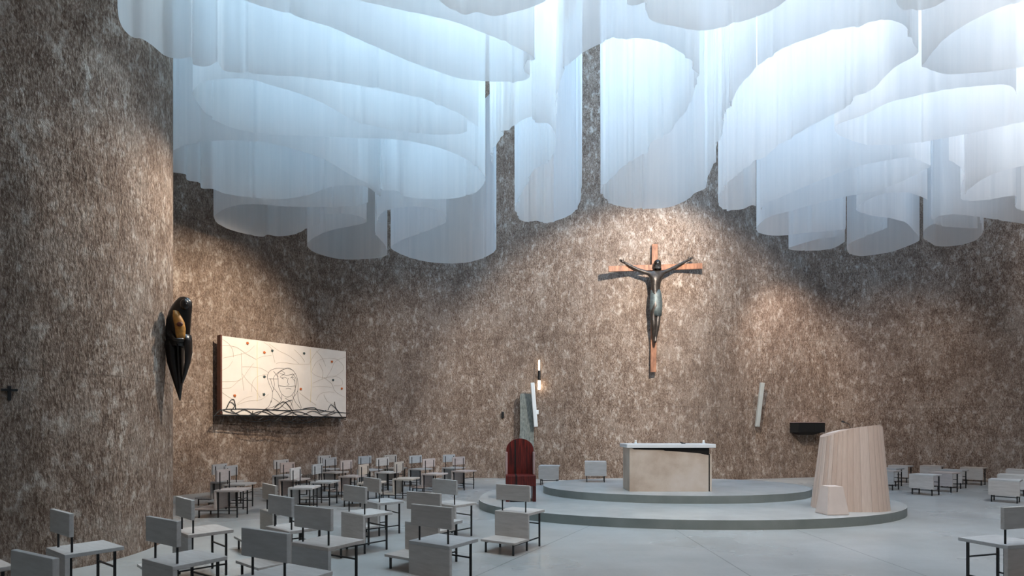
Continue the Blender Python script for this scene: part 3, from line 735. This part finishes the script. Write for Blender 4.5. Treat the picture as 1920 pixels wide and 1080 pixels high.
# ------------------------------------------------------------------ hanging veils
ZB, ZT = 5.8, 9.8
veils = [
 ('outermost veil at the upper left, its hem crossing in front of the left wall',
  [(200,-60),(214,-25),(219,0),(222,30),(232,55),(250,70),(265,72),(285,85),(308,104),(322,109),(343,109),(359,107),(363,121),(378,125),(393,124),(407,116),(421,132),(486,139),(579,146),(694,164),(785,183),(831,199),(859,212),(882,228),(896,238)]),
 ('long looping veil at left centre ending in a rounded hem beside the dark slit',
  [(876,246),(868,250),(840,253),(808,252),(739,245),(669,227),(588,185),(509,160),(472,149),(417,148),(384,153),(366,163),(361,171),(366,185),(375,199),(398,222),(430,238),(486,249),(518,252),(600,256),(690,259),(717,260),(787,268),(840,283),(880,302),(903,322),(910,338),(893,360),(867,369),(837,373),(787,372),(755,367),(745,358),(717,356),(714,345)]),
 ('grey-blue oval veil loop right behind the edge of the left wall',
  [(300,312),(312,296),(325,282),(347,272),(400,264),(453,264),(517,271),(603,297),(653,325),(690,345),(713,368),(692,353),(673,348),(637,348),(610,353),(580,365),(533,373),(487,372),(420,362),(398,354),(378,353),(373,342),(352,338),(348,327),(325,323),(308,318)]),
 ('low grey veil with a rippled hem above the painting, at the far left',
  [(690,379),(673,385),(600,388),(533,387),(487,383),(450,384),(420,392),(405,402),(402,410),(410,420),(430,430),(467,440),(493,444),(502,440),(520,443),(550,440),(567,433),(576,427),(600,420)]),
 ('small grey veil loop above the painting right edge, left of a narrow slit',
  [(610,402),(650,401),(673,405),(687,413),(683,418),(653,425),(620,432),(590,445),(577,456),(577,464),(590,473),(610,480),(640,486),(683,486),(717,482),(725,477),(722,460),(707,442),(703,430)]),
 ('lowest hanging veil of the left side, rounded hem right of a narrow slit',
  [(706,425),(708,410),(720,397),(753,388),(793,388),(820,395),(835,408),(836,417),(813,428),(787,438),(753,450),(738,459),(733,465),(753,477),(787,488),(820,493),(867,493),(903,485),(925,473),(930,460),(929,440),(926,400)]),
 ('slender column-like veil left of the tall wall slit, scalloped hem',
  [(922,310),(930,275),(938,259),(956,241),(998,218),(1003,229),(1026,231),(1040,248),(1043,262),(1038,288),(1024,308),(1003,316),(998,324),(985,350),(970,375),(966,386),(967,400),(975,411),(990,417),(1005,414),(1020,418),(1035,416),(1065,405),(1082,390),(1089,370),(1090,345)]),
 ('tall arched veil right of the wall slit, hanging above the crucifix',
  [(1044,217),(1042,204),(1051,150),(1068,120),(1092,100),(1129,81),(1156,73),(1212,73),(1244,81),(1272,95),(1295,111),(1304,134),(1304,171),(1291,199),(1277,220),(1251,250),(1221,268),(1217,280),(1193,296),(1175,306),(1152,329),(1136,343),(1128,356),(1136,373),(1152,384),(1189,390),(1235,391),(1268,384),(1295,370),(1305,361),(1321,354),(1328,329),(1337,310),(1344,278),(1355,241),(1369,194),(1388,162),(1420,126)]),
 ('sweeping pleated veil right of the arched one, long diagonal hem',
  [(1422,124),(1448,104),(1468,92),(1533,65),(1598,49),(1663,37),(1704,56),(1713,83),(1720,100),(1681,125),(1626,174),(1602,181),(1598,190),(1561,215),(1514,241),(1459,273),(1431,296),(1415,301),(1408,308),(1366,340),(1352,359),(1347,378),(1349,388),(1357,391),(1375,394),(1394,392),(1410,385),(1417,387)]),
 ('long narrow veil loop below the pleated one, pointing at the right slit',
  [(1420,418),(1424,400),(1435,381),(1454,374),(1481,362),(1527,342),(1563,328),(1600,314),(1644,304),(1693,296),(1711,296),(1728,302),(1744,312),(1722,324),(1684,343),(1644,358),(1604,365),(1576,371),(1530,382),(1481,396),(1446,405),(1428,417),(1419,428),(1420,434),(1427,438),(1441,441),(1477,441),(1508,437),(1543,434),(1562,432),(1581,430)]),
 ('smallest low veil on the right, short rippled hem near the back wall',
  [(1586,425),(1580,436),(1565,444),(1546,446),(1516,453),(1490,461),(1479,466),(1485,469),(1500,470),(1522,470),(1542,469),(1563,465),(1584,453)]),
 ('lowest rounded veil on the right, just left of the narrow dark slit',
  [(1739,375),(1717,365),(1698,361),(1674,361),(1644,367),(1622,378),(1608,388),(1606,394),(1617,400),(1644,406),(1663,408),(1684,413),(1698,417),(1711,430),(1724,446),(1722,452),(1698,463),(1671,472),(1630,479),(1611,480),(1595,476),(1588,468),(1592,457),(1625,442),(1664,427)]),
 ('low lilac-grey veil just right of the narrow dark slit',
  [(1833,428),(1800,427),(1766,424),(1750,420),(1735,430),(1732,447),(1744,455),(1755,461),(1779,462),(1806,458),(1828,451),(1840,440),(1842,424),(1838,412)]),
 ('wide shallow veil at the lower right edge of the ceiling hangings',
  [(1746,404),(1749,411),(1766,404),(1793,402),(1843,408),(1874,413),(1901,417),(1945,423)]),
 ('folded veil at the right edge with a stepped hem',
  [(1780,300),(1803,316),(1806,330),(1806,375),(1833,376),(1860,373),(1901,367),(1904,388),(1915,394),(1950,402)]),
 ('small arched veil hem at the right edge above the stepped one',
  [(1960,300),(1920,310),(1877,321),(1844,335),(1820,352),(1810,365)]),
 ('boat-shaped veil loop at the middle right',
  [(1905,178),(1894,161),(1820,163),(1764,169),(1714,181),(1667,192),(1621,215),(1586,227),(1570,233),(1564,241),(1579,257),(1616,268),(1653,272),(1714,268),(1783,257),(1876,238),(1950,222)]),
 ('large veil loop filling the top right corner',
  [(1960,-12),(1920,0),(1876,14),(1839,30),(1792,58),(1760,83),(1740,108),(1734,122),(1746,132),(1774,139),(1820,137),(1876,132),(1960,118)]),
 ('veil tip just dipping into view at the top right',
  [(1672,-40),(1681,0),(1686,12),(1695,19),(1714,21),(1746,14),(1774,0),(1810,-25)]),
 ('bright warm white veil belly at the top centre right',
  [(1172,-40),(1175,0),(1176,9),(1194,10),(1210,6),(1211,20),(1216,32),(1226,39),(1258,49),(1305,56),(1346,53),(1397,39),(1444,21),(1471,2),(1500,-30)]),
 ('veil hem with two shallow dips at the very top left of centre',
  [(770,-45),(822,0),(855,23),(873,28),(896,23),(924,30),(970,21),(1007,9),(1026,0),(1040,-30)]),
 ('bright folded veil loop at upper centre left, nose pointing right',
  [(560,-35),(674,0),(753,19),(845,39),(915,65),(970,90),(1001,107),(1003,112),(988,118),(980,132),(993,143),(984,150),(943,153),(896,151),(859,146),(776,118),(693,83),(642,60),(570,35),(480,8),(400,-20)]),
]
for i, (label, px) in enumerate(veils):
    P = []
    for x, y in px:
        Y = F*(ZB-EYE)/(HY-y); P.append(Vector(((x-960)/F*Y, Y, 0)))
    C = catmull(P, .022)
    L = sum((b-a).length for a, b in zip(C, C[1:])); rnd = random.Random(40+i)
    strong = i in (6,7,8)
    pleats = [(rnd.uniform(.1, L-.1), rnd.choice((-1,1))*rnd.uniform(.02,.05)*(1.5 if strong else 1), rnd.uniform(.022,.05)) for _ in range(int(L*(2.6 if strong else .9)))]
    bm = B(); uvl = None; rows = []; s = 0
    for j, p in enumerate(C):
        d = C[min(j+1,len(C)-1)]-C[max(j-1,0)]
        if d.length < 1e-6: d = Vector((1,0,0))
        nn = Vector((-d.y,d.x,0)).normalized()
        if j: s += (p-C[j-1]).length
        w = .030*noise.noise(Vector((s*3.2, i*7.3, 0)))+.016*noise.noise(Vector((s*8.5, i*3.1, 5)))
        pl = sum(h*math.exp(-((s-c0)/wd)**2) for c0, h, wd in pleats if abs(s-c0) < .16)
        amp = noise.noise(Vector((s*.6, i*2.7, 9)))
        col = []
        for k in range(7):
            f = k/6; q = p+nn*(w*(.5+.9*max(0, amp+.4))*(1.8 if strong else 1)*(.55+.45*f)+pl*(.7+.3*f))
            col.append(bm.verts.new((q.x, q.y, ZB+(ZT-ZB)*f)))
        rows.append(col)
    for a, b2 in zip(rows, rows[1:]):
        for k in range(6): bm.faces.new((a[k], b2[k], b2[k+1], a[k+1]))
    c = C[len(C)//2]
    t = thing('hanging_veil', label, 'veil', (c.x, c.y, ZB), 0, 'translucent white veils hung from the ceiling')
    off = Vector((c.x, c.y, ZB))
    for v in bm.verts: v.co -= off
    obj('fabric', bm, M['veil'], t, True)
    rb = B(); rp = [p+Vector((0,0,ZT))-off for p in C[::8]]
    if (C[-1]-C[-2]).length and len(C) % 8 != 1: rp.append(C[-1]+Vector((0,0,ZT))-off)
    tube(rb, rp, .02, 6)
    hp = [0, len(C)//3, 2*len(C)//3, len(C)-1]
    for h in hp:
        q = C[h]+Vector((0,0,ZT))-off; tube(rb, [q, q+Vector((0,0,CEIL-ZT))], .005, 5)
    obj('hanging_rail', rb, M['white'], t)

# ------------------------------------------------------------------ light
def area(name, loc, size, energy, col, aim=None, sy=None):
    d = bpy.data.lights.new(name, 'AREA'); d.energy = energy; d.color = col; d.size = size
    if sy: d.shape = 'RECTANGLE'; d.size_y = sy
    o = bpy.data.objects.new(name, d); COL.objects.link(o); o.location = loc
    if aim is not None: o.rotation_euler = (Vector(aim)-Vector(loc)).to_track_quat('-Z','Y').to_euler()
    return o
def spot(name, loc, aim, energy, col, size, blend=.5, rad=.08):
    d = bpy.data.lights.new(name, 'SPOT'); d.energy = energy; d.color = col; d.spot_size = math.radians(size); d.spot_blend = blend; d.shadow_soft_size = rad
    o = bpy.data.objects.new(name, d); COL.objects.link(o); o.location = loc
    o.rotation_euler = (Vector(aim)-Vector(loc)).to_track_quat('-Z','Y').to_euler(); return o
WARM = (1.0,.80,.60)
def point_fill(name, loc, energy, col, rad=.6):
    d = bpy.data.lights.new(name, 'POINT'); d.energy = energy; d.color = col; d.shadow_soft_size = rad
    o = bpy.data.objects.new(name, d); COL.objects.link(o); o.location = loc; return o
fl = area('veil_fill_high_front', (2.4,3.4,12.8), 7, 290, (1.0,.98,.96), (2.4,6.6,9.0), sy=3); fl.data.spread = math.radians(84)  # added area fill tilted at the near veils, no opening above it
point_fill('veil_fill_left', (-.9,7.1,9.5), 1150, (.64,.85,1.0), .8)  # added point light without a fitting, brightens the left veils
point_fill('veil_fill_left_rear', (-2.9,8.3,9.5), 620, (.52,.79,1.0), .8)  # second added point light, lifts the left veils further back
spot('veil_fill_front', (2.3,4.3,8.4), (2.4,7.0,9.2), 1050, (.98,.98,1.0), 130, .8, .4)  # fill added out of view to brighten the nearest veils
point_fill('veil_fill_right', (7.6,7.2,9.4), 950, (.84,.91,1.0), .8)  # added unseen point light for the veils on the right
point_fill('veil_fill_far_right', (8.6,8.8,9.4), 450, (.88,.92,1.0), .8)  # extra point light added for the far right veils, no fitting
area('skylight_rear_right', (6.0,11.8,13.3), 4, 260, (.24,.58,1.0), sy=2.5)
spot('sanctuary_spot', (2.6,4.6,5.5), (3.9,10.2,.7), 600, (1,.86,.74), 58, .9)
spot('chair_fill', (2.2,-1.5,5.4), (-.9,5.2,.4), 190, (.92,.96,1.0), 44, .9)  # fill added behind the camera to brighten the middle chairs
spot('nave_spot', (1.6,8.3,5.5), (-3.4,11.8,.6), 850, (1,.90,.83), 66, .9)
area('skylight_centre', (3.0,11.6,13.3), 5, 330, (.24,.58,1.0), sy=2.5)
spot('apse_wash', (3.75,10.9,6.2), (3.75,15.0,4.1), 1550, (1,.91,.80), 96, .35)
spot('left_lobe_wash', (-3.3,9.6,5.5), (-6.9,12.7,3.4), 1350, (1,.84,.66), 64, .9)
spot('figure_spot', (-2.4,8.6,5.6), (-4.5,7.1,2.9), 560, (1,.86,.70), 80, .8)
spot('ambo_wall_wash', (7.9,14.2,6.2), (8.2,16.5,3.2), 330, (1,.80,.66), 90, .9)
spot('left_back_fill', (-2.0,11.2,5.3), (-2.6,16.4,2.6), 330, (1,.88,.74), 76, 1)  # weak warm fill added for the back wall, stands in for bounce
spot('right_back_fill', (10.2,12.3,5.3), (11.0,16.5,2.8), 250, (1,.84,.70), 80, 1)  # matching warm fill added for the right part of the wall

w = bpy.data.worlds.new('World'); sc.world = w; w.use_nodes = True
bg = w.node_tree.nodes['Background']; bg.inputs[0].default_value = (.92,.96,1.0,1); bg.inputs[1].default_value = .10

# ------------------------------------------------------------------ camera
cd = bpy.data.cameras.new('Camera'); cam = bpy.data.objects.new('Camera', cd); COL.objects.link(cam)
cam.location = (0,0,EYE); cam.rotation_euler = (math.pi/2,0,0)
cd.sensor_width = 36; cd.lens = 36*F/1920; cd.shift_y = (HY-540)/1920; cd.clip_end = 200
sc.camera = cam
vs = sc.view_settings; vs.view_transform = 'Standard'; vs.look = 'None'; vs.gamma = 1; vs.use_curve_mapping = False; vs.exposure = .17
sc.cycles.transparent_max_bounces = 24; sc.cycles.max_bounces = 10; sc.cycles.diffuse_bounces = 5; sc.cycles.transmission_bounces = 8
